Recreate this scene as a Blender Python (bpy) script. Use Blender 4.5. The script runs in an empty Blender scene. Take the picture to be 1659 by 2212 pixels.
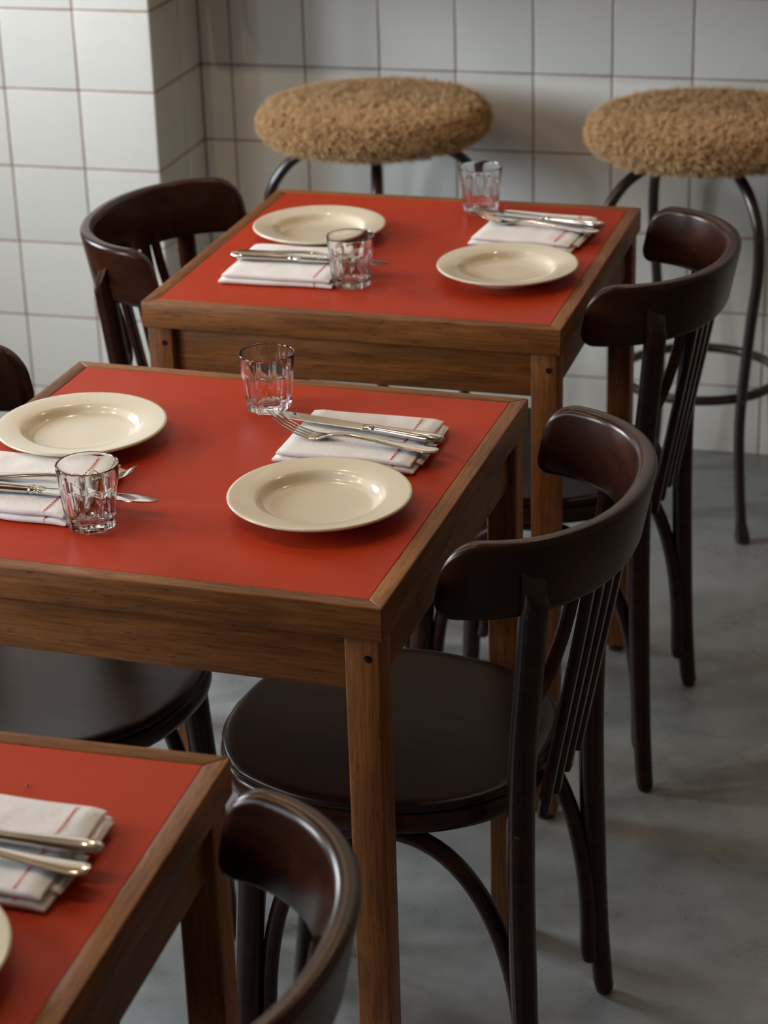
import bpy, bmesh, math, random
from mathutils import Vector, Matrix, noise

random.seed(7)
D = bpy.data
SC = bpy.context.scene
COL = SC.collection
PI = math.pi
R_ = math.radians

# ------------------------------------------------------------------ camera
def make_camera():
    yaw, pitch, roll = -0.2750, 0.4138, -0.0299
    cy, sy, cp, sp = math.cos(yaw), math.sin(yaw), math.cos(pitch), math.sin(pitch)
    f = Vector((sy*cp, cy*cp, -sp)); r = Vector((cy, -sy, 0)); u = r.cross(f)
    c, s = math.cos(roll), math.sin(roll)
    r2 = c*r + s*u; u2 = -s*r + c*u
    cam = D.cameras.new('camera'); o = D.objects.new('camera', cam); COL.objects.link(o)
    m = Matrix((r2, u2, -f)).transposed().to_4x4()
    m.translation = Vector((1.4201, -4.0324, 1.6503))
    o.matrix_world = m
    cam.sensor_fit = 'VERTICAL'; cam.sensor_height = 36.0; cam.sensor_width = 27.0
    cam.lens = 4731.4/2212*36.0
    cam.clip_start = 0.05
    cam.dof.use_dof = True
    cam.dof.focus_distance = 2.32
    cam.dof.aperture_fstop = 7.5
    SC.camera = o
make_camera()

# ------------------------------------------------------------------ world, light, exposure
w = D.worlds.new('world'); SC.world = w; w.use_nodes = True
w.node_tree.nodes['Background'].inputs[0].default_value = (0.75, 0.88, 1.0, 1)
w.node_tree.nodes['Background'].inputs[1].default_value = 0.35

def area(name, loc, size, direction, power, color):
    l = D.lights.new(name, 'AREA'); l.shape = 'RECTANGLE'; l.size, l.size_y = size
    l.energy = power; l.color = color
    o = D.objects.new(name, l); COL.objects.link(o)
    o.location = loc
    o.rotation_euler = Vector(direction).to_track_quat('-Z', 'Y').to_euler()
    return o
DAY = (0.87, 0.95, 1.0)
WX = -1.00                                   # inner face of the window wall
WIN = [(-4.25, -3.15, 0.85, 2.05), (-2.90, -2.15, 0.70, 1.95), (-1.45, -0.72, 0.70, 1.95)]   # y0, y1, z0, z1
WPOW = [20, 58, 62]
for (y0, y1, z0, z1), pw in zip(WIN, WPOW):
    area('window_daylight', (WX-0.16, (y0+y1)/2, (z0+z1)/2), (z1-z0-0.06, y1-y0-0.06), (1, 0, 0), pw, DAY)
WARM = (1.0, 0.74, 0.48)
BULBS = [(0.10, -0.70, 2.55, 7), (1.05, -0.70, 2.55, 6), (-0.70, -2.10, 2.25, 8), (-0.20, -2.10, 2.25, 8), (0.30, -2.10, 2.25, 6)]

vs = SC.view_settings
vs.view_transform = 'Standard'; vs.look = 'None'; vs.gamma = 1.0; vs.use_curve_mapping = False
vs.exposure = 0.36
SC.display_settings.display_device = 'sRGB'
cyc = SC.cycles
cyc.max_bounces = 12; cyc.transmission_bounces = 12; cyc.glossy_bounces = 5; cyc.diffuse_bounces = 4
cyc.transparent_max_bounces = 8
cyc.use_denoising = True
cyc.caustics_reflective = False
cyc.caustics_refractive = True
cyc.sample_clamp_indirect = 6.0
cyc.blur_glossy = 0.5

# ------------------------------------------------------------------ material helpers
class NT:
    def __init__(self, name):
        self.m = D.materials.new(name); self.m.use_nodes = True
        self.t = self.m.node_tree; self.n = self.t.nodes; self.l = self.t.links
        self.p = self.n['Principled BSDF']
    def node(self, typ, **kw):
        nd = self.n.new(typ)
        for k, v in kw.items():
            if k in nd.inputs.keys(): nd.inputs[k].default_value = v
            else: setattr(nd, k, v)
        return nd
    def link(self, a, b): self.l.new(a, b)
    def coords(self, scale=(1, 1, 1), kind='Object', jitter=True):
        tc = self.node('ShaderNodeTexCoord'); mp = self.node('ShaderNodeMapping')
        mp.inputs['Scale'].default_value = scale
        self.link(tc.outputs[kind], mp.inputs['Vector'])
        if jitter:
            oi = self.node('ShaderNodeObjectInfo')
            mul = self.node('ShaderNodeVectorMath', operation='SCALE'); mul.inputs[0].default_value = (13.1, 7.7, 5.3)
            self.link(oi.outputs['Random'], mul.inputs['Scale'])
            self.link(mul.outputs[0], mp.inputs['Location'])
        return mp.outputs[0]
    def noise(self, vec, scale, detail=4, rough=0.55, dist=0.0):
        nd = self.node('ShaderNodeTexNoise'); nd.inputs['Scale'].default_value = scale
        nd.inputs['Detail'].default_value = detail; nd.inputs['Roughness'].default_value = rough
        nd.inputs['Distortion'].default_value = dist
        self.link(vec, nd.inputs['Vector']); return nd.outputs['Fac']
    def ramp(self, fac, stops):
        r = self.node('ShaderNodeValToRGB'); e = r.color_ramp.elements
        while len(e) < len(stops): e.new(0.5)
        for el, (p, c) in zip(e, stops): el.position = p; el.color = (*c, 1)
        self.link(fac, r.inputs[0]); return r.outputs[0]
    def mix(self, fac, a, b, mode='MIX'):
        m = self.node('ShaderNodeMix', data_type='RGBA', blend_type=mode)
        if isinstance(fac, float): m.inputs[0].default_value = fac
        else: self.link(fac, m.inputs[0])
        for sock, v in ((m.inputs[6], a), (m.inputs[7], b)):
            if isinstance(v, tuple): sock.default_value = (*v, 1)
            else: self.link(v, sock)
        return m.outputs[2]
    def maprange(self, v, a, b, c, d):
        m = self.node('ShaderNodeMapRange')
        for i, x in enumerate((a, b, c, d)): m.inputs[i+1].default_value = x
        self.link(v, m.inputs[0]); return m.outputs[0]
    def bump(self, h, strength, dist):
        b = self.node('ShaderNodeBump'); b.inputs['Strength'].default_value = strength
        b.inputs['Distance'].default_value = dist
        self.link(h, b.inputs['Height']); self.link(b.outputs[0], self.p.inputs['Normal'])
    def set(self, **kw):
        for k, v in kw.items():
            k = k.replace('_', ' ')
            if isinstance(v, (int, float)): self.p.inputs[k].default_value = v
            elif isinstance(v, tuple): self.p.inputs[k].default_value = (*v, 1)
            else: self.link(v, self.p.inputs[k])

M = {}
def wood(name, dark, mid, light, gscale=1.0, rough=0.4, coat=0.0, pores=0.5, spec=0.5, bmp=0.12):
    k = NT(name)
    v = k.coords((3.2*gscale, 34*gscale, 34*gscale))
    n1 = k.noise(v, 1.5, 6, 0.62, 0.9)
    v2 = k.coords((16*gscale, 300*gscale, 300*gscale))
    n2 = k.noise(v2, 1.0, 3, 0.6)
    v3 = k.coords((45*gscale, 420*gscale, 420*gscale))
    n3 = k.noise(v3, 1.0, 2, 0.5)
    c1 = k.ramp(n1, [(0.28, dark), (0.52, mid), (0.78, light)])
    c2 = k.ramp(n2, [(0.34, (0.55, 0.50, 0.46)), (0.56, (1, 1, 1))])
    c = k.mix(pores, c1, c2, 'MULTIPLY')
    c3 = k.ramp(n3, [(0.30, (0.25, 0.20, 0.17)), (0.40, (1, 1, 1))])
    c = k.mix(pores, c, c3, 'MULTIPLY')
    k.set(Base_Color=c, Roughness=k.maprange(n2, 0.3, 0.7, rough+0.5*bmp, rough-0.3*bmp), Coat_Weight=coat, Coat_Roughness=0.16, Specular_IOR_Level=spec)
    k.bump(n2, bmp, 0.0006)
    M[name] = k.m
wood('table_wood', (0.13, 0.045, 0.011), (0.25, 0.092, 0.024), (0.36, 0.145, 0.044), 1.0, 0.45, 0.0, 0.7, 0.3)
wood('chair_wood', (0.014, 0.0040, 0.0020), (0.028, 0.0080, 0.0034), (0.055, 0.0160, 0.0060), 0.45, 0.26, 0.06, 0.15, 0.24, 0.015)
wood('seat_wood', (0.010, 0.0042, 0.0028), (0.022, 0.0085, 0.0052), (0.036, 0.0145, 0.0085), 0.5, 0.31, 0.0, 0.3, 0.24, 0.03)

def mk_red():
    k = NT('red_linoleum')
    v = k.coords((1, 1, 1))
    n = k.noise(v, 5, 4); n2 = k.noise(v, 900, 2)
    c = k.ramp(n, [(0.3, (0.40, 0.032, 0.0075)), (0.7, (0.46, 0.040, 0.010))])
    sm = k.noise(v, 9, 5, 0.6, 1.2)
    k.set(Base_Color=c, Roughness=k.maprange(sm, 0.3, 0.7, 0.40, 0.52), Specular_IOR_Level=0.13)
    k.bump(n2, 0.08, 0.0003)
    M['red'] = k.m
mk_red()

def mk_tile():
    k = NT('glazed_tile')
    oi = k.node('ShaderNodeObjectInfo')
    c = k.ramp(oi.outputs['Random'], [(0.0, (0.82, 0.835, 0.81)), (1.0, (0.87, 0.87, 0.84))])
    v = k.coords((1, 1, 1)); n = k.noise(v, 7, 3)
    n3 = k.noise(v, 22, 4)
    c = k.mix(k.maprange(n3, 0.35, 0.75, 0.0, 0.25), c, (0.78, 0.80, 0.79))
    k.set(Base_Color=c, Roughness=0.13, Specular_IOR_Level=0.5)
    k.bump(n, 0.25, 0.004)
    M['tile'] = k.m
    g = NT('brown_grout'); n = g.noise(g.coords(), 60, 3)
    g.set(Base_Color=g.ramp(n, [(0.3, (0.28, 0.155, 0.095)), (0.7, (0.38, 0.22, 0.14))]), Roughness=0.9)
    M['grout'] = g.m
mk_tile()

def mk_floor():
    k = NT('polished_concrete')
    v = k.coords((1, 1, 1), jitter=False)
    a = k.noise(v, 2.2, 6, 0.6, 0.5); b = k.noise(v, 14, 6, 0.65); s = k.noise(v, 85, 3, 0.6)
    ca = k.ramp(a, [(0.3, (0.235, 0.25, 0.25)), (0.7, (0.33, 0.35, 0.35))])
    cb = k.ramp(b, [(0.28, (0.72, 0.70, 0.70)), (0.7, (1.12, 1.12, 1.12))])
    c = k.mix(0.8, ca, cb, 'MULTIPLY')
    cs = k.ramp(s, [(0.24, (0.72, 0.72, 0.72)), (0.36, (1, 1, 1))])
    c = k.mix(0.6, c, cs, 'MULTIPLY')
    k.set(Base_Color=c, Roughness=k.maprange(b, 0.3, 0.7, 0.24, 0.40), Specular_IOR_Level=0.5)
    k.bump(b, 0.12, 0.004)
    M['floor'] = k.m
mk_floor()

def simple(name, col, rough=0.5, metal=0.0, spec=0.5, coat=0.0):
    k = NT(name); k.set(Base_Color=col, Roughness=rough, Metallic=metal, Specular_IOR_Level=spec, Coat_Weight=coat)
    M[name] = k.m; return k
simple('room_plaster', (0.26, 0.19, 0.13), 0.9)
simple('ceiling_plaster', (0.22, 0.17, 0.12), 0.9)
simple('dark_frame', (0.03, 0.03, 0.03), 0.5)
simple('glide_plastic', (0.03, 0.028, 0.026), 0.5)
simple('screw_steel', (0.10, 0.085, 0.07), 0.4, 0.9)
simple('crumb', (0.35, 0.13, 0.04), 0.8)
simple('stool_metal', (0.022, 0.011, 0.010), 0.28, 0.0, 0.6, 0.4)
simple('red_thread', (0.70, 0.05, 0.06), 0.8)
k = NT('cutlery_steel'); n = k.noise(k.coords(), 40, 2)
k.set(Base_Color=(0.62, 0.61, 0.60), Metallic=1.0, Roughness=k.maprange(n, 0.3, 0.7, 0.07, 0.13)); M['steel'] = k.m
k = NT('cream_glaze'); n = k.noise(k.coords(), 14, 3)
k.set(Base_Color=k.ramp(n, [(0.3, (0.70, 0.635, 0.50)), (0.7, (0.745, 0.68, 0.54))]), Roughness=0.16, Specular_IOR_Level=0.5, Coat_Weight=0.4, Coat_Roughness=0.06)
M['plate'] = k.m
k = NT('white_linen'); v = k.coords((1, 1, 1)); wv = k.noise(v, 700, 2); wr = k.noise(v, 38, 4)
k.set(Base_Color=k.ramp(wv, [(0.3, (0.74, 0.715, 0.72)), (0.7, (0.84, 0.82, 0.825))]), Roughness=0.95, Specular_IOR_Level=0.2, Sheen_Weight=0.2)
mx = k.node('ShaderNodeMath', operation='MULTIPLY_ADD'); mx.inputs[1].default_value = 0.25
k.link(wv, mx.inputs[0]); k.link(wr, mx.inputs[2]); k.bump(mx.outputs[0], 0.35, 0.003); M['linen'] = k.m
k = NT('clear_glass'); k.set(Base_Color=(1.0, 1.0, 1.0), Roughness=0.0, IOR=1.46, Transmission_Weight=1.0); M['glass'] = k.m
k = NT('teddy_base'); n = k.noise(k.coords(), 120, 4)
k.set(Base_Color=k.ramp(n, [(0.3, (0.20, 0.11, 0.05)), (0.7, (0.40, 0.25, 0.125))]), Roughness=1.0, Specular_IOR_Level=0.1); M['teddy'] = k.m
k = NT('teddy_pile'); hi = k.node('ShaderNodeHairInfo'); c0 = k.ramp(hi.outputs['Random'], [(0.0, (0.62, 0.40, 0.20)), (1.0, (0.92, 0.68, 0.42))])
c1 = k.ramp(hi.outputs['Intercept'], [(0.0, (0.40, 0.34, 0.28)), (0.85, (1, 1, 1))])
k.set(Base_Color=k.mix(1.0, c0, c1, 'MULTIPLY'), Roughness=0.9, Specular_IOR_Level=0.15); M['teddy_pile'] = k.m
k = NT('bulb_glow'); k.set(Base_Color=(1, 0.8, 0.5), Emission_Color=(1.0, 0.66, 0.34), Emission_Strength=30.0); M['bulb'] = k.m

# ------------------------------------------------------------------ mesh helpers
def mesh(name, verts, faces, smooth=True, mat=None):
    me = D.meshes.new(name); me.from_pydata([tuple(v) for v in verts], [], faces); me.validate(); me.update()
    bm = bmesh.new(); bm.from_mesh(me); bmesh.ops.recalc_face_normals(bm, faces=bm.faces); bm.to_mesh(me); bm.free()
    if smooth:
        me.polygons.foreach_set('use_smooth', [True]*len(me.polygons))
    if mat: me.materials.append(mat)
    return me
def link(name, me, parent=None, loc=None, rot=None, matrix=None):
    o = D.objects.new(name, me); COL.objects.link(o)
    if parent: o.parent = parent
    if matrix is not None: o.matrix_local = matrix
    if loc is not None: o.location = loc
    if rot is not None: o.rotation_euler = rot
    return o
def sharp(me, ang=35):
    try: me.set_sharp_from_angle(angle=R_(ang))
    except Exception: pass
    return me
class G:
    """collects geometry of one mesh"""
    def __init__(s): s.v = []; s.f = []
    def add(s, verts, faces):
        b = len(s.v); s.v += [Vector(v) for v in verts]; s.f += [tuple(i+b for i in f) for f in faces]
    def rings(s, rings, close=False, cap0=True, cap1=True, wrap=True):
        n = len(rings[0]); vs_ = [p for r in rings for p in r]; fs = []
        m = len(rings)
        for i in range(m if close else m-1):
            a, b = i*n, ((i+1) % m)*n
            for j in range(n if wrap else n-1):
                j2 = (j+1) % n
                fs.append((a+j, a+j2, b+j2, b+j))
        if not close:
            if cap0: fs.append(tuple(range(n))[::-1])
            if cap1: fs.append(tuple((m-1)*n+j for j in range(n)))
        s.add(vs_, fs)
    def box(s, c, d, bev=0.0):
        """box centred at c with size d, edges chamfered by bev"""
        x, y, z = d[0]/2, d[1]/2, d[2]/2
        bm = bmesh.new(); bmesh.ops.create_cube(bm, size=1.0)
        bmesh.ops.scale(bm, vec=d, verts=bm.verts)
        if bev > 0: bmesh.ops.bevel(bm, geom=bm.edges[:], offset=bev, segments=2, affect='EDGES', profile=0.5)
        bmesh.ops.translate(bm, vec=c, verts=bm.verts)
        bm.verts.index_update()
        s.add([v.co.copy() for v in bm.verts], [tuple(v.index for v in f.verts) for f in bm.faces]); bm.free()
    def mesh(s, name, mat, smooth=True, ang=None):
        me = mesh(name, s.v, s.f, smooth, mat)
        if ang: sharp(me, ang)
        return me

def circ(n, rx, ry=None):
    ry = ry or rx
    return [(rx*math.cos(2*PI*i/n), ry*math.sin(2*PI*i/n)) for i in range(n)]
def spline(pts, n):
    """Catmull-Rom through pts, n samples"""
    P = [Vector(p) for p in pts]; P = [2*P[0]-P[1]] + P + [2*P[-1]-P[-2]]
    out = []; m = len(P)-3
    for k in range(n):
        t = k/(n-1)*m; i = min(int(t), m-1); t -= i
        a, b, c, d = P[i:i+4]
        out.append(0.5*((2*b) + (c-a)*t + (2*a-5*b+4*c-d)*t*t + (-a+3*b-3*c+d)*t**3))
    return out
def sweep(path, sec, scale=None, up=(0, 0, 1), round_ends=0.0):
    """rings of cross-section sec (list of (side, up)) along path"""
    path = [Vector(p) for p in path]; rings = []; N = len(path)
    ref = None
    for i, p in enumerate(path):
        t = (path[min(i+1, N-1)] - path[max(i-1, 0)]).normalized()
        if ref is None:
            ref = Vector(up) - Vector(up).dot(t)*t
            if ref.length < 1e-4: ref = Vector((1, 0, 0)) - Vector((1, 0, 0)).dot(t)*t
        ref = (ref - ref.dot(t)*t).normalized(); side = t.cross(ref)
        sc = scale[i] if scale else 1.0
        rings.append([p + side*(a*sc) + ref*(b*sc) for a, b in sec])
    if round_ends:
        def dome(ring, c, t, r):
            out = []
            for q in (0.35, 0.7, 0.95):
                out.append([c + (x-c)*math.sqrt(max(0, 1-q*q)) + t*r*q for x in ring])
            return out
        t0 = (path[0]-path[1]).normalized(); t1 = (path[-1]-path[-2]).normalized()
        rings = dome(rings[0], path[0], t0, round_ends)[::-1] + rings + dome(rings[-1], path[-1], t1, round_ends)
    return rings

def tag(o, label=None, cat=None, group=None, kind=None):
    if label: o['label'] = label
    if cat: o['category'] = cat
    if group: o['group'] = group
    if kind: o['kind'] = kind
    return o
def thing(name, label, cat, loc=(0, 0, 0), rz=0.0, group=None):
    o = D.objects.new(name, None); COL.objects.link(o); o.empty_display_size = 0.05
    o.location = loc; o.rotation_euler = (0, 0, rz)
    return tag(o, label, cat, group)
def copy_thing(src, label, group=None):
    def rec(o, par):
        c = o.copy(); COL.objects.link(c); c.parent = par
        for ch in [x for x in KIDS.get(o.name, [])]: 
            cc = rec(ch, c); KIDS.setdefault(c.name, []).append(cc)
        return c
    c = rec(src, None); c['label'] = label
    if group: c['group'] = group
    return c
KIDS = {}
def part(name, me, parent, **kw):
    o = link(name, me, parent, **kw); KIDS.setdefault(parent.name, []).append(o); return o

# ------------------------------------------------------------------ room shell
S = 0.15; Z0 = -0.0108; XC = -0.0634; PD = 0.2565; CH = 3.0
XR, YF = 3.0, -5.6
def slab(name, lo, hi, mat):
    g = G(); c = [(a+b)/2 for a, b in zip(lo, hi)]; d = [b-a for a, b in zip(lo, hi)]
    g.box(c, d); me = g.mesh(name, mat, smooth=False)
    return tag(link(name, me), kind='structure')
slab('floor', (WX-0.2, YF-0.2, -0.1), (XR+0.2, 0.2, 0.0), M['floor'])
slab('ceiling', (WX-0.2, YF-0.2, CH), (XR+0.2, 0.2, CH+0.1), M['ceiling_plaster'])
GR = 0.0022                                    # joint depth
wall_back = slab('wall_back', (XC, GR, 0.0), (XR, 0.2, CH), M['grout'])
wall_pier = slab('wall_pier', (WX, -PD+GR, 0.0), (XC-GR, 0.2, CH), M['grout'])
wall_right = slab('wall_right', (XR, YF, 0.0), (XR+0.15, 0.2, CH), M['room_plaster'])
wall_front = slab('wall_front', (WX-0.2, YF-0.15, 0.0), (XR+0.15, YF, CH), M['room_plaster'])
# the window wall: piers, sill and lintel around two openings
g = G()
ys = sorted([YF, -PD+GR] + [y for q in WIN for y in q[:2]])
for a, b in zip(ys[0::2], ys[1::2]):
    g.box((WX-0.1, (a+b)/2, CH/2), (0.2, b-a, CH))  # unseen; pier between the last two openings is placed to shade the right floor
for (y0, y1, z0, z1) in WIN:
    g.box((WX-0.1, (y0+y1)/2, z0/2), (0.2, y1-y0, z0)); g.box((WX-0.1, (y0+y1)/2, (z1+CH)/2), (0.2, y1-y0, CH-z1))
wall_left = tag(link('wall_left', g.mesh('wall_left', M['room_plaster'], smooth=False)), kind='structure')
for i, (y0, y1, z0, z1) in enumerate(WIN):
    g = G(); t = 0.05; x = WX-0.08
    ym = (y0+y1)/2; zt = z1-0.45
    g.box((x, ym, z0+t/2), (0.06, y1-y0, t)); g.box((x, ym, z1-t/2), (0.06, y1-y0, t))
    for yy in (y0+t/2, ym, y1-t/2): g.box((x, yy, (z0+z1)/2), (0.06, t, z1-z0-2*t))
    for yy in ((y0+ym)/2, (y1+ym)/2): g.box((x, yy, zt), (0.06, (y1-y0)/2-1.5*t, 0.04))
    tag(link('window_%d' % (i+1), g.mesh('window_frame', M['dark_frame'], smooth=False)), kind='structure')

# tiles: one bevelled slab per tile, shared meshes
def tile_mesh(w_, h_):
    key = (round(w_, 4), round(h_, 4))
    if key in TM: return TM[key]
    J = 0.0032; b = 0.0011
    x, z = (w_-J)/2, (h_-J)/2
    o = [(-x, 0, -z), (x, 0, -z), (x, 0, z), (-x, 0, z)]
    m1 = [(a, -GR+b*0.6, c) for a, _, c in o]
    m2 = [(a*(1-b*0.45/x), -GR+b*0.12, c*(1-b*0.45/z)) for a, _, c in o]
    i = [(a*(1-b*1.6/x), -GR, c*(1-b*1.6/z)) for a, _, c in o]
    v = o+m1+m2+i; f = [(12, 13, 14, 15)]
    for lv in range(3):
        for k in range(4):
            f.append((lv*4+k, lv*4+(k+1) % 4, lv*4+4+(k+1) % 4, lv*4+4+k))
    me = mesh('tile', v, f, True, M['tile']); sharp(me, 60)
    TM[key] = me; return me
TM = {}
ZT = Z0+7*S
def tile_wall(wall, cols, to_world, rotz):
    """cols: list of (centre along the wall, width)"""
    rng = random.Random(3)
    for c, w_ in cols:
        for j in range(7):
            z_lo = max(0.0, Z0+j*S); z_hi = Z0+(j+1)*S
            o = link('tile', tile_mesh(w_, z_hi-z_lo), wall)
            o.location = to_world(c, (z_lo+z_hi)/2)
            o.rotation_euler = (rng.uniform(-1, 1)*0.0022, 0, rotz+rng.uniform(-1, 1)*0.0022)
    # the rows above the picture, joined
    g = G(); rot = Matrix.Rotation(rotz, 4, 'Z')
    for c, w_ in cols:
        z = ZT
        while z < CH-0.01:
            zh = min(CH, z+S); me = tile_mesh(w_, zh-z)
            T = Matrix.Translation(to_world(c, (z+zh)/2)) @ rot
            g.add([T @ v.co for v in me.vertices], [tuple(p.vertices) for p in me.polygons]); z = zh
    tag(link('upper_tile', g.mesh('upper_tile', M['tile'], True, 60), wall), kind='stuff')
cols = [((XC+0)/2, -XC)] + [(i*S+S/2, S) for i in range(0, 20)]
tile_wall(wall_back, cols, lambda c, z: Vector((c, GR, z)), 0.0)
XK = -0.2148
cols = [((XK+XC)/2, XC-XK)] + [(XK-S*i-S/2, S) for i in range(0, 5)] + [((XK-5*S+WX)/2, XK-5*S-WX)]
tile_wall(wall_pier, cols, lambda c, z: Vector((c, -PD+GR, z)), 0.0)
cols = [(-PD+S/2, S), ((-PD+S)/2, PD-S)]
tile_wall(wall_pier, cols, lambda c, z: Vector((XC-GR, c, z)), PI/2)

# the wall ledge above the frame that shades the stools
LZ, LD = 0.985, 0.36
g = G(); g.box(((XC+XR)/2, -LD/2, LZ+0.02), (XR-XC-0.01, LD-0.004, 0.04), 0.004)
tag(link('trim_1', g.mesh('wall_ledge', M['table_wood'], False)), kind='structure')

# warm bulbs on the ceiling
for i, (x, y, z, p) in enumerate(BULBS):
    l = D.lights.new('bulb_light', 'POINT'); l.energy = p; l.color = WARM; l.shadow_soft_size = 0.014
    o = D.objects.new('bulb_light', l); COL.objects.link(o); o.location = (x, y, z)

# ------------------------------------------------------------------ tables
H = 0.735
LIP = 0.036; RIM = 0.0185
def board(name, L, W, T, mat, mitre=0.0, bev=0.0015):
    """board along local X, mitred on its +Y (inner) side"""
    x, y, z = L/2, W/2, T/2
    v = [(-x, -y), (x, -y), (x-mitre, y), (-x+mitre, y)]
    g = G(); vs_ = [(a, b, -z) for a, b in v]+[(a, b, z) for a, b in v]
    g.add(vs_, [(3, 2, 1, 0), (4, 5, 6, 7), (0, 1, 5, 4), (1, 2, 6, 5), (2, 3, 7, 6), (3, 0, 4, 7)])
    me = mesh(name, g.v, g.f, True, mat)
    if bev:
        bm = bmesh.new(); bm.from_mesh(me)
        bmesh.ops.bevel(bm, geom=bm.edges[:], offset=bev, segments=2, affect='EDGES', profile=0.5)
        bm.to_mesh(me); bm.free()
        me.polygons.foreach_set('use_smooth', [True]*len(me.polygons)); sharp(me, 50)
    return me
def make_table(label, A=0.576):
    t = thing('cafe_table', label, 'table', group='square red cafe tables')
    h = A/2
    g = G(); g.box((0, 0, H-0.0005-0.009), (A-2*RIM-0.0006, A-2*RIM-0.0006, 0.018), 0.0005)
    part('tabletop_panel', g.mesh('tabletop_panel', M['red'], False), t)
    eb = board('edge_board', A, RIM, LIP, M['table_wood'], RIM, 0.0016)
    ap = board('apron', A-0.082, 0.018, 0.068, M['table_wood'], 0.0, 0.001)
    for k in range(4):
        rot = Matrix.Rotation(k*PI/2, 4, 'Z')
        part('edge_board', eb, t, matrix=rot @ Matrix.Translation((0, -h+RIM/2, H-LIP/2)))
        part('apron', ap, t, matrix=rot @ Matrix.Translation((0, -h+0.024, H-LIP-0.034+0.005)))
    LT = H-LIP; LB = 0.012; LW = 0.036
    lg = board('leg', LT-LB, LW, LW, M['table_wood'], 0.0, 0.0025)
    g = G(); g.rings([[(a*s_, b*s_, z) for a, b in circ(14, 0.013)] for z, s_ in ((0, 1), (0.006, 1.0), (0.009, 0.7), (0.013, 0.65))])
    gl = g.mesh('glide', M['glide_plastic'], True, 40)
    g = G(); g.rings([[(a*s_, y, b*s_) for a, b in circ(12, 0.0042)] for y, s_ in ((0.002, 1), (-0.0003, 1.0), (-0.0006, 0.8))])
    dp = g.mesh('dowel_plug', M['chair_wood'], True, 40)
    q = h-0.005-LW/2
    for sx in (-1, 1):
        for sy in (-1, 1):
            mt = Matrix.Translation((sx*q, sy*q, (LT+LB)/2)) @ Matrix.Rotation(-PI/2, 4, 'Y') @ Matrix.Rotation(random.choice((0, PI)), 4, 'X')
            lo = part('leg', lg, t, matrix=mt)
            inv = mt.inverted()
            part('glide', gl, lo, matrix=inv @ Matrix.Translation((sx*q, sy*q, 0)))
            part('dowel_plug', dp, lo, matrix=inv @ Matrix.Translation((sx*q+0.006, sy*q-LW/2, LT-0.022)))
    return t
TABLES = [((0.644, -1.132), -1.2, 'square red topped cafe table furthest back, in front of the stools'),
          ((0.635, -1.948), -2.3, 'square red topped cafe table in the middle of the row'),
          ((0.574, -2.829), 0.3, 'square red topped cafe table nearest the camera, cut off at the left')]
tab0 = None
for (x, y), a, lab in TABLES:
    if tab0 is None: tab0 = t = make_table(lab)
    else: t = copy_thing(tab0, lab)
    t.location = (x, y, 0); t.rotation_euler = (0, 0, R_(a))

# ------------------------------------------------------------------ chairs (local: +X forward, origin on the floor below the middle of the back rail)
RT, RHt = 0.766, 0.085             # top and height of the back rail
LEAN = 0.20
def rail_pt(s):                    # s in -1..1 along the U, outer curve
    a = s*PI/2
    A_, B_ = 0.160, 0.203
    n = 2.15
    c, q = math.cos(a), math.sin(a)
    x = A_*(1-math.copysign(abs(c)**(2/n), c)); y = B_*math.copysign(abs(q)**(2/n), q)
    return Vector((x, y, 0))
def make_rail():
    N = 161; T = 0.021
    pts = [rail_pt(-1+2*i/(N-1)) for i in range(N)]
    L = [0.0]
    for i in range(1, N): L.append(L[-1]+(pts[i]-pts[i-1]).length)
    # resample evenly with dense ends
    tot = L[-1]
    dd = [0.0, 0.0008, 0.002, 0.004, 0.007, 0.010, 0.014, 0.019, 0.025, 0.031, 0.038]
    ds = dd + [0.038+(tot-0.076)*k/44 for k in range(1, 44)] + [tot-x for x in dd[::-1]]
    def at(d):
        for i in range(1, N):
            if L[i] >= d-1e-9:
                t = (d-L[i-1])/max(1e-9, L[i]-L[i-1]); return pts[i-1].lerp(pts[i], t)
        return pts[-1]
    rings = []
    for d in ds:
        p = at(d); e = 1e-3
        tg = (at(min(tot, d+e))-at(max(0, d-e))).normalized(); nrm = Vector((tg.y, -tg.x, 0))  # outward
        if nrm.dot(p-Vector((0.160, 0, 0))) < 0: nrm = -nrm
        m = min(d, tot-d)
        def rc(r): return 0.0 if m >= r else r-math.sqrt(max(0, r*r-(r-m)**2))
        zt = RT-rc(0.036)*0.92; zb = RT-RHt+rc(0.022)*0.9
        th = T*(1.0 if m > 0.012 else 0.45+0.55*math.sqrt(1-(1-m/0.012)**2))
        hh = (zt-zb)/2; zc = (zt+zb)/2; r = min(0.008, th*0.48, hh*0.6)
        ring = []
        for cx, cz, a0 in ((th/2-r, hh-r, 0), (-th/2+r, hh-r, 90), (-th/2+r, -hh+r, 180), (th/2-r, -hh+r, 270)):
            for k in range(5):
                a = R_(a0+k*22.5)
                o_ = cx+r*math.cos(a); z = zc+cz+r*math.sin(a)
                q = p + nrm*(o_-th/2)
                ring.append(Vector((q.x+(RT-z)*LEAN, q.y, z)))
        rings.append(ring)
    g = G(); g.rings(rings); return g.mesh('back_rail', M['chair_wood'], True, 50)
SEAT_O = [(0.106, 0.0), (0.109, 0.05), (0.124, 0.097), (0.155, 0.135), (0.20, 0.164), (0.25, 0.178), (0.31, 0.183), (0.365, 0.172), (0.420, 0.147), (0.453, 0.107), (0.474, 0.057), (0.480, 0.0)]
def seat_outline(n=72):
    half = spline([(x, y, 0) for x, y in SEAT_O], n//2+1)
    return half + [Vector((p.x, -p.y, 0)) for p in half[-2:0:-1]]
SZ = 0.441
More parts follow.
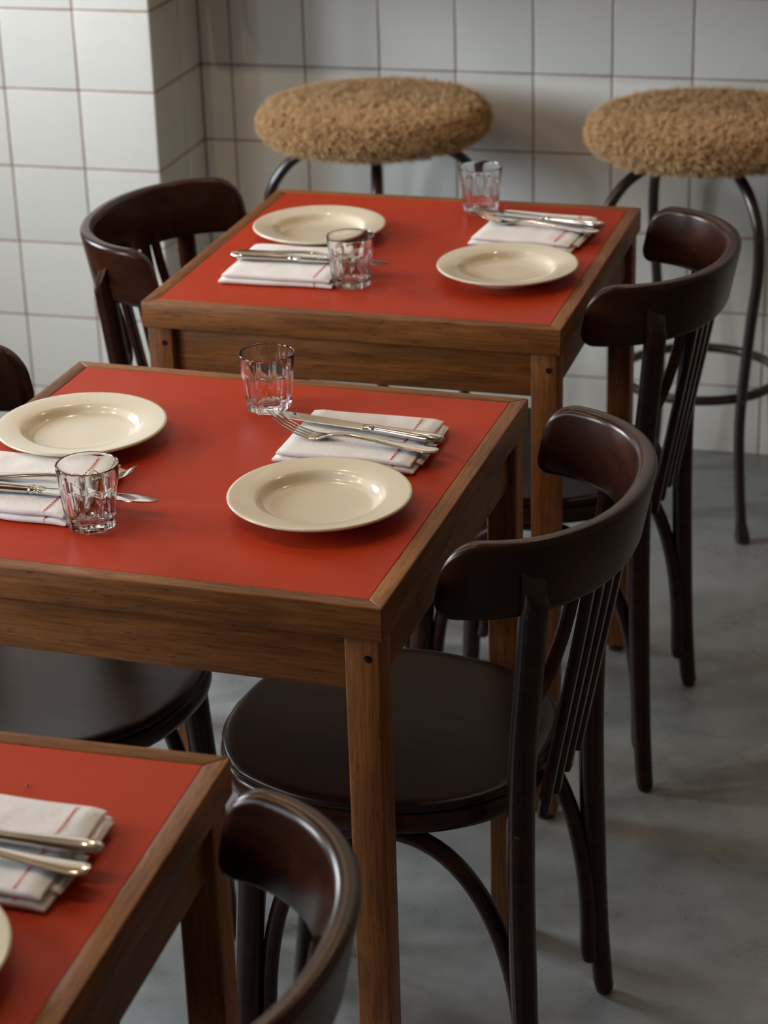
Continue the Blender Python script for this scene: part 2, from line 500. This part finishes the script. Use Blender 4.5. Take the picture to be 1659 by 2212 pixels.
def make_seat():
    O = seat_outline(); c = Vector((0.31, 0, 0)); n = len(O)
    def off(d):
        out = []
        for i, p in enumerate(O):
            t = (O[(i+1) % n]-O[i-1]).normalized(); out.append(p + Vector((-t.y, t.x, 0))*d*-1)
        return out
    # direction check: positive d goes inward
    if (off(0.01)[0]-c).length > (O[0]-c).length:
        o2 = off
        def off(d): return o2(-d)
    def ring(d, z): return [Vector((p.x, p.y, z)) for p in off(d)]
    top = []
    for f, z in ((0.02, SZ-0.0052), (0.35, SZ-0.005), (0.6, SZ-0.004), (0.8, SZ-0.002)):
        top.append([c+(p-c)*f+Vector((0, 0, z)) for p in O])
    g = G()
    g.rings(top + [ring(0.018, SZ-0.0005), ring(0.009, SZ), ring(0.0035, SZ-0.001), ring(0.0008, SZ-0.004), ring(0.0012, SZ-0.008), ring(0.004, SZ-0.0105), ring(0.03, SZ-0.0105)])
    top_me = g.mesh('seat', M['seat_wood'], True, 60)
    g = G()
    g.rings([ring(0.03, SZ-0.0107), ring(0.004, SZ-0.0107), ring(0.0005, SZ-0.013), ring(-0.0015, SZ-0.019), ring(-0.0015, SZ-0.027), ring(0.0005, SZ-0.033), ring(0.004, SZ-0.035), ring(0.028, SZ-0.035)], close=True)
    return top_me, g.mesh('seat_ring', M['chair_wood'], True, 60)
def make_rear_leg(s):
    P = spline([(0.080, s*0.166, 0.0), (0.089, s*0.161, 0.12), (0.096, s*0.157, 0.28), (0.098, s*0.155, 0.42), (0.095, s*0.157, 0.52), (0.086, s*0.164, 0.62), (0.076, s*0.174, 0.735)], 40)
    sc = []
    for p in P:
        z = p.z
        sc.append(0.80+0.2*min(1, z/0.25) if z < 0.25 else 1.0)
    rings = sweep(P, circ(20, 0.0155, 0.0150), sc, up=(1, 0, 0))
    # angled cut at the top: outer side lower
    last = P[-1]; out = Vector((-0.80, s*0.60, 0))
    rr = []
    for p in rings[-1]:
        d = (p-last).dot(out)/0.0155; rr.append(p+Vector((0.010, 0, -0.033))*(d+0.4)*0.62)
    rings[-1] = rr
    rings[-2] = [p + Vector((0.010, 0, -0.033))*max(0, (p-P[-2]).dot(out)/0.0155+0.2)*0.45 for p in rings[-2]]
    # rounded foot
    r0 = rings[0]; c0 = P[0]
    rings = [[Vector((c0.x+(p.x-c0.x)*0.55, c0.y+(p.y-c0.y)*0.55, 0.0)) for p in r0], [Vector((c0.x+(p.x-c0.x)*0.85, c0.y+(p.y-c0.y)*0.85, 0.003)) for p in r0], [Vector((p.x, p.y, 0.011)) for p in r0]] + rings[1:]
    g = G(); g.rings(rings); return g.mesh('rear_leg', M['chair_wood'], True, 50)
def make_front_leg(s):
    P = spline([(0.432, s*0.150, 0.0), (0.424, s*0.146, 0.14), (0.414, s*0.141, 0.28), (0.405, s*0.137, SZ-0.036)], 18)
    sc = [0.78+0.22*min(1, p.z/0.36) for p in P]
    rings = sweep(P, circ(20, 0.0175), sc, up=(1, 0, 0))
    c0 = P[0]; r0 = rings[0]
    rings = [[Vector((c0.x+(p.x-c0.x)*0.6, c0.y+(p.y-c0.y)*0.6, 0.0)) for p in r0], [Vector((p.x, p.y, 0.006)) for p in r0]] + rings[1:]
    g = G(); g.rings(rings); return g.mesh('front_leg', M['chair_wood'], True, 50)
def make_arch(s):
    pts = []
    u0, u1 = 0.096, 0.404; zb, zt = 0.075, SZ-0.048
    for k in range(41):
        t = PI*k/40
        c_, s_ = math.cos(t), math.sin(t)
        n = 2.3
        u = (u0+u1)/2 - (u1-u0)/2*math.copysign(abs(c_)**(2/n), c_)
        z = zb+(zt-zb)*abs(s_)**(2/n)
        v = 0.150 if u < 0.25 else 0.150-(u-0.25)*0.06
        pts.append((u, s*(v-0.004), z))
    pts = [(u0-0.002, s*0.147, zb-0.012)] + pts + [(u1+0.004, s*0.139, zb-0.012)]
    rings = sweep(pts, circ(14, 0.0102), None, up=(1, 0, 0), round_ends=0.008)
    g = G(); g.rings(rings); return g.mesh('arch_brace', M['chair_wood'], True, 60)
def make_slat(v0, v1):
    P = spline([(0.095, v0, SZ-0.042), (0.088, v0+(v1-v0)*0.2, SZ), (0.0555, v0+(v1-v0)*0.7, 0.615), (0.040, v1, 0.705)], 20)
    w2, t2 = 0.0095, 0.006
    sec = [(w2-0.003, -t2), (w2, -t2+0.003), (w2, t2-0.003), (w2-0.003, t2), (-w2+0.003, t2), (-w2, t2-0.003), (-w2, -t2+0.003), (-w2+0.003, -t2)]
    g = G(); g.rings(sweep(P, sec, None, up=(1, 0, 0))); return g.mesh('slat', M['chair_wood'], True, 40)
def make_bracket(s):
    P = spline([(0.090, s*0.162, 0.574), (0.089, s*0.138, 0.571), (0.085, s*0.116, 0.577), (0.077, s*0.103, 0.600), (0.066, s*0.099, 0.640), (0.053, s*0.101, 0.700)], 26)
    g = G(); g.rings(sweep(P, circ(12, 0.0075))); return g.mesh('bracket', M['chair_wood'], True, 60)
def screw_mesh():
    g = G(); g.rings([[(a*s_, y, b*s_) for a, b in circ(12, 0.0038)] for y, s_ in ((0.003, 1), (0.0, 1.0), (-0.0012, 0.75), (-0.0015, 0.4))]); return g.mesh('screw', M['screw_steel'], True, 50)
def make_chair(label):
    t = thing('bistro_chair', label, 'chair', group='dark bentwood bistro chairs')
    s1, s2 = make_seat()
    so = part('seat', s1, t); part('seat_ring', s2, so)
    part('back_rail', make_rail(), t)
    sm = screw_mesh()
    for s in (-1, 1):
        r = part('leg', make_rear_leg(s), t)
        for z, u in ((0.424, 0.098), (0.462, 0.097)):
            part('screw', sm, r, matrix=Matrix.Translation((u, s*0.1690, z)) @ Matrix.Rotation(0 if s < 0 else PI, 4, 'Z'))
        part('leg', make_front_leg(s), t)
        part('arch_brace', make_arch(s), t)
        part('bracket', make_bracket(s), t)
    for v0, v1 in ((-0.072, -0.089), (-0.024, -0.030), (0.024, 0.030), (0.072, 0.089)):
        part('slat', make_slat(v0, v1), t)
    return t
CHAIRS = [((1.118, -1.143), 180-3.0, 'dark bentwood chair at the right side of the furthest red table'),
          ((1.124, -1.965), 180-3.6, 'dark bentwood chair at the right side of the middle red table'),
          ((1.041, -2.833), 180-3.2, 'dark bentwood chair at the right side of the nearest red table, blurred in front'),
          ((0.155, -1.094), 0.5, 'dark bentwood chair at the left of the furthest table, against the tiled pier'),
          ((0.110, -1.862), -9.0, 'dark bentwood chair at the left of the middle table, glossy seat under it')]
ch0 = None
for (x, y), a, lab in CHAIRS:
    if ch0 is None: ch0 = c = make_chair(lab)
    else: c = copy_thing(ch0, lab)
    c.location = (x, y, 0); c.rotation_euler = (0, 0, R_(a))

# ------------------------------------------------------------------ stools
def make_stool(label):
    t = thing('bar_stool', label, 'stool', group='round teddy fabric bar stools')
    # cushion
    prof = []
    rc, zt, zb = 0.205, 0.737, 0.682
    prof = [(0.0005, zb), (0.10, zb-0.001), (0.165, zb)]
    hm = (zt-zb)/2; zc = (zt+zb)/2
    for k in range(11):
        a = -PI/2+PI*k/10; prof.append((rc-0.032+0.032*math.cos(a), zc+hm*math.sin(a)))
    prof += [(0.14, zt+0.003), (0.08, zt+0.005), (0.0005, zt+0.006)]
    g = G(); n = 64
    g.rings([[(r*math.cos(2*PI*i/n), r*math.sin(2*PI*i/n), z) for i in range(n)] for r, z in prof])
    me = g.mesh('seat_cushion', M['teddy'], True); me.materials.append(M['teddy_pile'])
    cu = part('seat_cushion', me, t)
    FUR.append(cu)
    # round plate under the cushion
    g = G(); g.rings([[(a*s_, b*s_, z) for a, b in circ(40, 0.15)] for z, s_ in ((0.668, 0.96), (0.672, 1.0), (0.682, 1.0))])
    part('seat_plate', g.mesh('seat_plate', M['stool_metal'], True, 40), t)
    prof = [(0.03, 0.664), (0.07, 0.665), (0.106, 0.660), (0.140, 0.645), (0.165, 0.625), (0.188, 0.593), (0.198, 0.560), (0.198, 0.500), (0.181, 0.411), (0.169, 0.335), (0.159, 0.262), (0.156, 0.20), (0.160, 0.145), (0.170, 0.07), (0.183, 0.012)]
    P = spline([(r, 0, z) for r, z in prof], 60)
    g = G(); rings = sweep(P, circ(14, 0.0098), None, up=(0, 1, 0))
    foot = [(0.1, 0.0098), (0.03, 0.0105), (0.02, 0.0125), (0.010, 0.0142), (0.003, 0.0135), (0.0, 0.010)]
    base = Vector((0.184, 0, 0))
    rings = [r for r in rings if sum(p.z for p in r)/len(r) > 0.045]
    dirx = [Vector((0.172, 0, 0.06)), Vector((0.176, 0, 0.035)), Vector((0.180, 0, 0.022)), Vector((0.183, 0, 0.011)), Vector((0.184, 0, 0.004)), Vector((0.184, 0, 0.0))]
    for c, (_, r) in zip(dirx[1:], foot[1:]):
        rings.append([c+Vector((r*math.cos(2*PI*i/14), r*math.sin(2*PI*i/14), 0)) for i in range(14)])
    # match ring start/handedness of the sweep to the foot rings
    k = rings[-6]; 
    def order(r, ref):
        best = None
        for rev in (False, True):
            q = r[::-1] if rev else r
            for sft in range(len(q)):
                z = q[sft:]+q[:sft]; d = sum((a-b).length for a, b in zip(z, ref))
                if best is None or d < best[0]: best = (d, z)
        return best[1]
    for i in range(len(rings)-5, len(rings)): rings[i] = order(rings[i], rings[i-1])
    g.rings(rings); lm = g.mesh('leg', M['stool_metal'], True, 60)
    g = G(); g.rings([[(a*s_, b*s_, z) for a, b in circ(12, 0.0035)] for z, s_ in ((-0.002, 1), (0.0005, 1.0), (0.002, 0.6))]); rv = g.mesh('rivet', M['stool_metal'], True)
    for k in range(4):
        lo = part('leg', lm, t, matrix=Matrix.Rotation(k*PI/2, 4, 'Z'))
        part('rivet', rv, lo, matrix=Matrix.Translation((0.1685, 0, 0.262)) @ Matrix.Rotation(PI/2, 4, 'Y'))
    ring = [(0.142*math.cos(2*PI*i/72), 0.142*math.sin(2*PI*i/72), 0.262) for i in range(72)]
    g = G(); rr = []
    for i in range(72):
        a = 2*PI*i/72; d = Vector((math.cos(a), math.sin(a), 0))
        rr.append([Vector(ring[i])+d*(0.0088*math.cos(q))+Vector((0, 0, 0.0088*math.sin(q))) for q in [2*PI*j/12 for j in range(12)]])
    g.rings(rr, close=True); part('foot_ring', g.mesh('foot_ring', M['stool_metal'], True), t)
    return t
FUR = []
st1 = make_stool('round bar stool with tan teddy fabric seat behind the furthest table, close to the pier')
st1.location = (0.362, -0.268, 0); st1.rotation_euler = (0, 0, R_(-74))
st2 = make_stool('round bar stool with tan teddy fabric seat at the right edge, cut by the frame')
st2.location = (0.962, -0.268, 0); st2.rotation_euler = (0, 0, R_(-55))
for i, cu in enumerate(FUR):
    md = cu.modifiers.new('fur', 'PARTICLE_SYSTEM'); ps = md.particle_system; st = ps.settings
    ps.seed = 11+i
    st.type = 'HAIR'; st.count = 14000; st.hair_length = 0.0075; st.hair_step = 4
    st.emit_from = 'FACE'; st.use_even_distribution = True; st.distribution = 'RAND'
    st.brownian_factor = 0.004; st.length_random = 0.35
    st.display_step = 3; st.render_step = 4
    st.child_type = 'SIMPLE'; st.rendered_child_count = 6; st.child_percent = 2
    st.child_radius = 0.0035; st.clump_factor = 0.6; st.clump_shape = 0.1
    st.roughness_2 = 0.008; st.roughness_2_size = 0.6; st.roughness_endpoint = 0.004
    st.kink = 'CURL'; st.kink_amplitude = 0.0016; st.kink_frequency = 3.0
    st.material = 2; st.root_radius = 0.0007; st.tip_radius = 0.00035; st.radius_scale = 1.0
    st.use_hair_bspline = True

# ------------------------------------------------------------------ tableware
def lathe(prof, n=72):
    g = G(); g.rings([[(r*math.cos(2*PI*i/n), r*math.sin(2*PI*i/n), z) for i in range(n)] for r, z in prof]); return g
PLATE = [(0.0004, 0.0035), (0.05, 0.0035), (0.052, 0.0), (0.056, 0.0), (0.0575, 0.0035), (0.066, 0.008), (0.082, 0.0130), (0.094, 0.0158), (0.0966, 0.0172), (0.0972, 0.0187), (0.0962, 0.0199), (0.0935, 0.0199), (0.080, 0.0178), (0.070, 0.0163), (0.0665, 0.0152), (0.0635, 0.0125), (0.0610, 0.0092), (0.0575, 0.0072), (0.051, 0.0062), (0.030, 0.0059), (0.0004, 0.0059)]
plate_me = lathe(PLATE, 96).mesh('plate', M['plate'], True)
PLATES = [((0.787, -2.033, H), 'cream dinner plate at the right of the middle table, nearest its chair back'),
          ((0.464, -1.894, H), 'cream dinner plate at the far left of the middle table'),
          ((0.502, -1.079, H), 'cream dinner plate at the far left of the furthest table'),
          ((0.812, -1.219, H), 'cream dinner plate at the right of the furthest table'),
          ((0.712, -2.885, H), 'cream dinner plate on the nearest table, only its rim in frame at the left edge')]
for p, lab in PLATES:
    o = link('plate', plate_me, loc=p, rot=(0, 0, random.uniform(0, 6))); tag(o, lab, 'plate', 'cream plates')

def make_glass():
    n, NF = 180, 9; Hg = 0.070
    def r_out(z):
        t = z/Hg; return 0.0248+0.0080*t**0.85
    zs = [0.0, 0.0012, 0.003, 0.006, 0.010, 0.014, 0.018, 0.022, 0.026, 0.029] + [0.031+0.0013*k for k in range(16)] + [0.054, 0.058, 0.062, 0.066, 0.0685]
    rings = []
    rings.append([(0.014*math.cos(2*PI*i/n), 0.014*math.sin(2*PI*i/n), 0.0015) for i in range(n)])
    rings.append([(0.019*math.cos(2*PI*i/n), 0.019*math.sin(2*PI*i/n), 0.0004) for i in range(n)])
    for z in zs:
        row = []
        for i in range(n):
            a = 2*PI*i/n; ph = (a*NF/(2*PI)) % 1.0*2-1          # -1..1 inside a flute
            arch = 0.034+0.0150*math.sqrt(max(0, 1-ph*ph))
            k = min(1, max(0, (arch-z)/0.0035)); k = k*k*(3-2*k)
            r = r_out(z)
            flat = r*math.cos(PI/NF)/math.cos(ph*PI/NF)*1.02 - 0.0011*(1-ph*ph)
            rr = r*(1-k)+flat*k
            if z < 0.003: rr -= 0.0016*(1-z/0.003)**2
            row.append((rr*math.cos(a), rr*math.sin(a), z))
        rings.append(row)
    rt = r_out(Hg)
    for dr, z in ((-0.0002, Hg-0.0006), (-0.0008, Hg), (-0.0014, Hg-0.0006), (-0.0017, Hg-0.002)):
        rings.append([((rt+dr)*math.cos(2*PI*i/n), (rt+dr)*math.sin(2*PI*i/n), z) for i in range(n)])
    for z in (0.060, 0.050, 0.040, 0.030, 0.020, 0.015):
        r = r_out(z)-0.0019-0.0016*(1-z/Hg); rings.append([(r*math.cos(2*PI*i/n), r*math.sin(2*PI*i/n), z) for i in range(n)])
    for r, z in ((0.0205, 0.0118), (0.018, 0.0100), (0.013, 0.0092), (0.006, 0.0090)):
        rings.append([(r*math.cos(2*PI*i/n), r*math.sin(2*PI*i/n), z+0.0006*math.cos(NF*2*PI*i/n)*(1 if r > 0.012 else 0)) for i in range(n)])
    g = G(); g.rings(rings); return g.mesh('tumbler', M['glass'], True)
glass_me = make_glass()
for p, lab in [((0.567, -2.121, H), 'fluted glass tumbler at the near left of the middle table, in front of knife'),
               ((0.644, -1.763, H), 'fluted glass tumbler at the far edge of the middle table beside fork tips'),
               ((0.611, -1.292, H), 'fluted glass tumbler near the front edge of the furthest table'),
               ((0.705, -0.912, H), 'fluted glass tumbler at the back edge of the furthest table below the stool')]:
    o = link('tumbler', glass_me, loc=(p[0], p[1], p[2]+0.0002), rot=(0, 0, random.uniform(0, 0.7))); tag(o, lab, 'glass', 'fluted tumblers')

# --- napkins: two folded layers with rounded folds on the near side, hem ends at the right
def make_napkin(label, W, Dp, seed):
    rng = random.Random(seed)
    t = thing('napkin', label, 'napkin', group='folded white napkins')
    def layer(z0, th, x0, x1, y0, y1, sd, sag=0.0):
        nx, g = 34, G(); rings = []
        for i in range(nx+1):
            u = i/nx; x = x0+(x1-x0)*u
            wob = noise.noise(Vector((u*3.1, sd*7.3, 0)))*0.0035
            wob2 = noise.noise(Vector((u*2.3, sd*3.1, 5)))*0.003
            pin = 1.0
            e = min(u, 1-u)
            tt = th*(0.72+0.28*min(1, e/0.06))
            ring = []
            ya, yb = y0+wob, y1+wob2
            r = tt/2
            m = 14
            for k in range(9):                       # near fold, round
                a = PI/2+PI*k/8; ring.append((ya+r*1.25+r*1.25*math.cos(a), z0+r+r*math.sin(a)))
            for k in range(1, m): ring.append((ya+r*1.25+(yb-ya-r*1.25)*k/m, z0))
            ring += [(yb, z0+0.0008), (yb+0.0005, z0+tt*0.45), (yb, z0+tt-0.0006)]
            for k in range(1, m): ring.append((yb-(yb-ya-r*1.25)*k/m, z0+tt+0.0010*noise.noise(Vector((u*6, k*0.45, sd)))))
            rings.append([Vector((x+0.002*noise.noise(Vector((y*30, u*2, sd))), y, max(0.0004, z))) for y, z in ring])
        # round the short ends a little
        for end, s in ((0, -1), (-1, 1)):
            base = rings[end]; cz = z0+th/2
            extra = []
            for q, f in ((0.0011, 0.8), (0.0018, 0.42)):
                extra.append([Vector((p.x+s*q, p.y, cz+(p.z-cz)*f)) for p in base])
            rings = (extra[::-1]+rings) if end == 0 else (rings+extra)
        g.rings(rings); return g.mesh('napkin_fold', M['linen'], True, 70)
    x, y = W/2, Dp/2
    part('fold', layer(0.0003, 0.0064, -x-0.003, x-0.002, -y-0.001, y, seed), t)
    part('fold', layer(0.0072, 0.0062, -x+0.001, x-0.006, -y+0.003, y-0.003, seed+1), t)
    part('fold', layer(0.0046, 0.0044, x-0.02, x+0.003, -y+0.018, y-0.012, seed+2), t)
    # stitching: zig-zag thread across the top and over the near fold
    def thread(xs, top, ya, yb, th):
        pts = []
        N = 46
        for i in range(N+1):
            yy = ya+(yb-ya)*i/N
            pts.append(Vector((xs+(0.0011 if i % 2 else -0.0011), yy, top)))
        r = th/2*1.3
        for k in range(1, 8):
            a = PI/2+PI*k/8
            pts.insert(0, Vector((xs+(0.0011 if k % 2 else -0.0011), ya+r*math.cos(a), top-th/2+th/2*math.sin(a))))
        g = G(); g.rings(sweep(pts, circ(5, 0.00036), None, up=(0, 0, 1))); return g.mesh('stitching', M['red_thread'], True)
    part('stitching', thread(x-0.028, 0.0138, -y+0.0085, y-0.006, 0.0062), t)
    part('stitching', thread(x-0.026, 0.0069, -y+0.0042, -y+0.007, 0.0064), t)
    return t
NAPK = [((0.784, -1.854), -2.0, 0.158, 0.138, 'folded white napkin with red stitching by the far tumbler of the middle table'),
        ((0.512, -1.242), -0.5, 0.158, 0.152, 'folded white napkin with red stitching at the left of the furthest table'),
        ((0.812, -1.020), -6.0, 0.150, 0.148, 'folded white napkin under cutlery at the back right of the furthest table'),
        ((0.467, -2.052), -3.0, 0.160, 0.150, 'folded white napkin at the left edge of the middle table, partly out of frame'),
        ((0.722, -2.722), -1.0, 0.160, 0.132, 'folded white napkin with red stitching on the nearest table, blurred')]
for i, ((x, y), a, W_, D_, lab) in enumerate(NAPK):
    nk = make_napkin(lab, W_, D_, 3+i*5); nk.location = (x, y, H); nk.rotation_euler = (0, 0, R_(a))

# --- cutlery, local +X from handle end to tip, lying on z = 0
def oval(n, rx, ry, p=2.0):
    out = []
    for i in range(n):
        a = 2*PI*i/n; c, s = math.cos(a), math.sin(a)
        out.append((rx*math.copysign(abs(c)**(2/p), c), ry*math.copysign(abs(s)**(2/p), s)))
    return out
def xring(x, w_, h_, z, n=20, p=2.2): return [Vector((x, a, z+b)) for a, b in oval(n, w_/2, h_/2, p)]
def knife_meshes():
    g = G()
    prof = [(0.0, 0.003, 0.003), (0.0006, 0.0075, 0.006), (0.003, 0.0125, 0.0088), (0.008, 0.0158, 0.0104), (0.018, 0.0170, 0.0110), (0.035, 0.0160, 0.0106), (0.055, 0.0140, 0.0098), (0.075, 0.0125, 0.0092), (0.084, 0.0122, 0.0090)]
    g.rings([xring(x, a, b, 0.0056) for x, a, b in prof]); hd = g.mesh('handle', M['steel'], True, 60)
    g = G()
    prof = [(0.084, 0.0105, 0.0080), (0.0855, 0.0100, 0.0075), (0.087, 0.0125, 0.0092), (0.089, 0.0130, 0.0094), (0.0905, 0.0105, 0.0078), (0.093, 0.0110, 0.0078), (0.096, 0.0150, 0.0070), (0.099, 0.0160, 0.0050), (0.102, 0.0150, 0.0030)]
    g.rings([xring(x, a, b, 0.0056) for x, a, b in prof]); bo = g.mesh('bolster', M['steel'], True, 60)
    g = G(); rings = []
    for x, y0, y1, t in ((0.100, -0.0070, 0.0070, 0.0026), (0.106, -0.0072, 0.0078, 0.0024), (0.125, -0.0076, 0.0092, 0.0022), (0.150, -0.0080, 0.0103, 0.0020), (0.175, -0.0080, 0.0108, 0.0018), (0.200, -0.0078, 0.0104, 0.0016), (0.213, -0.0068, 0.0092, 0.0014), (0.222, -0.0045, 0.0066, 0.0012), (0.227, -0.0018, 0.0034, 0.0011), (0.2285, 0.0, 0.0012, 0.0010)):
        z = 0.0056
        rings.append([Vector((x, y0, z-t/2)), Vector((x, y1-0.0025, z-t/2*0.8)), Vector((x, y1, z-0.0001)), Vector((x, y1, z+0.0001)), Vector((x, y1-0.0025, z+t/2*0.8)), Vector((x, y0, z+t/2))])
    g.rings(rings); bl = g.mesh('blade', M['steel'], True, 30)
    return hd, bo, bl
def fork_meshes():
    # side profile z(x)
    key = [(0.0, 0.0030), (0.02, 0.0028), (0.05, 0.0040), (0.085, 0.0070), (0.110, 0.0080), (0.126, 0.0058), (0.138, 0.0024), (0.150, 0.0018), (0.165, 0.0050), (0.180, 0.0110), (0.196, 0.0195)]
    def zc(x):
        for (a, za), (b, zb) in zip(key, key[1:]):
            if x <= b: t = (x-a)/(b-a); t = t*t*(3-2*t)*0.5+t*0.5; return za+(zb-za)*t
        return key[-1][1]
    g = G()
    prof = [(0.0, 0.004, 0.0022), (0.0008, 0.010, 0.0034), (0.003, 0.0165, 0.0042), (0.008, 0.0205, 0.0044), (0.016, 0.0215, 0.0042), (0.030, 0.0190, 0.0040), (0.050, 0.0145, 0.0038), (0.075, 0.0100, 0.0038), (0.100, 0.0075, 0.0042), (0.116, 0.0070, 0.0042), (0.126, 0.0085, 0.0036), (0.134, 0.0150, 0.0026), (0.141, 0.0205, 0.0021), (0.148, 0.0225, 0.0019), (0.152, 0.0226, 0.0019)]
    g.rings([xring(x, a, b, zc(x)) for x, a, b in prof]); hd = g.mesh('handle', M['steel'], True, 60)
    tines = []
    for k in range(4):
        y0 = (k-1.5)*0.0062
        g = G(); rings = []
        for i in range(11):
            u = i/10; x = 0.150+0.046*u; wd = 0.0040*(1-0.45*u) if i < 10 else 0.0008
            y = y0*(1-0.06*u)
            rings.append([Vector((x, y+a, zc(x)+b)) for a, b in oval(8, wd/2, 0.0009, 2.6)])
        g.rings(rings); tines.append(g.mesh('tine', M['steel'], True, 60))
    return hd, tines
KM, FM = knife_meshes(), fork_meshes()
def place(o, p0, p1):
    d = Vector(p1)-Vector(p0); yaw = math.atan2(d.y, d.x); pitch = -math.atan2(d.z, math.hypot(d.x, d.y))
    o.location = p0; o.rotation_euler = (0, pitch, yaw)
def knife(p0, p1, lab):
    t = thing('table_knife', lab, 'knife', group='steel table knives')
    part('handle', KM[0], t); part('bolster', KM[1], t); part('blade', KM[2], t); place(t, p0, p1)
def fork(p0, p1, lab):
    t = thing('dinner_fork', lab, 'fork', group='steel dinner forks')
    part('handle', FM[0], t)
    for m_ in FM[1]: part('tine', m_, t)
    place(t, p0, p1)
NZ = H+0.0144
knife((0.880, -1.868, NZ), (0.664, -1.815, NZ-0.003), 'steel table knife on the napkin by the far tumbler of the middle table')
fork((0.880, -1.894, NZ), (0.694, -1.868, NZ), 'steel fork on the napkin at the right of the middle table, tines raised')
knife((0.424, -1.250, NZ), (0.651, -1.246, NZ-0.002), 'steel table knife on the left napkin of the furthest table, handle to the left')
fork((0.424, -1.226, NZ), (0.615, -1.228, NZ), 'steel fork on the left napkin of the furthest table, behind the knife')
knife((0.911, -1.020, NZ), (0.690, -0.958, NZ-0.003), 'steel table knife on the back right napkin of the furthest table')
fork((0.908, -1.044, NZ), (0.718, -1.008, NZ), 'steel fork on the back right napkin of the furthest table, tines raised')
knife((0.398, -2.086, NZ), (0.626, -2.083, NZ-0.003), 'steel table knife at the left edge of the middle table, tip past the tumbler')
fork((0.392, -2.058, NZ), (0.583, -2.044, NZ), 'steel fork at the left edge of the middle table, tines behind the tumbler')
knife((0.823, -2.726, NZ), (0.596, -2.722, NZ-0.002), 'steel table knife on the blurred napkin of the nearest table')
fork((0.822, -2.752, NZ), (0.632, -2.742, NZ), 'steel fork on the blurred napkin of the nearest table, in front of the knife')

# crumbs on the nearest tabletop
def crumb(x, y, r, where):
    bm = bmesh.new(); bmesh.ops.create_icosphere(bm, subdivisions=1, radius=r)
    for v in bm.verts: v.co *= random.uniform(0.75, 1.15)
    zmin = min(v.co.z for v in bm.verts)
    for v in bm.verts: v.co.z -= zmin
    me = D.meshes.new('crumb'); bm.to_mesh(me); bm.free(); me.materials.append(M['crumb'])
    tag(link('crumb', me, loc=(x, y, H)), 'tiny brown crumb on the nearest red tabletop, '+where, 'crumb', 'crumbs on the nearest table')
for x, y, r, where in ((0.713, -2.622, 0.0016, 'largest one behind the napkin'), (0.783, -2.655, 0.0012, 'close to the right edge board'), (0.690, -2.628, 0.0010, 'leftmost one behind the napkin'), (0.70, -2.80, 0.0011, 'between napkin and plate')): crumb(x, y, r, where)
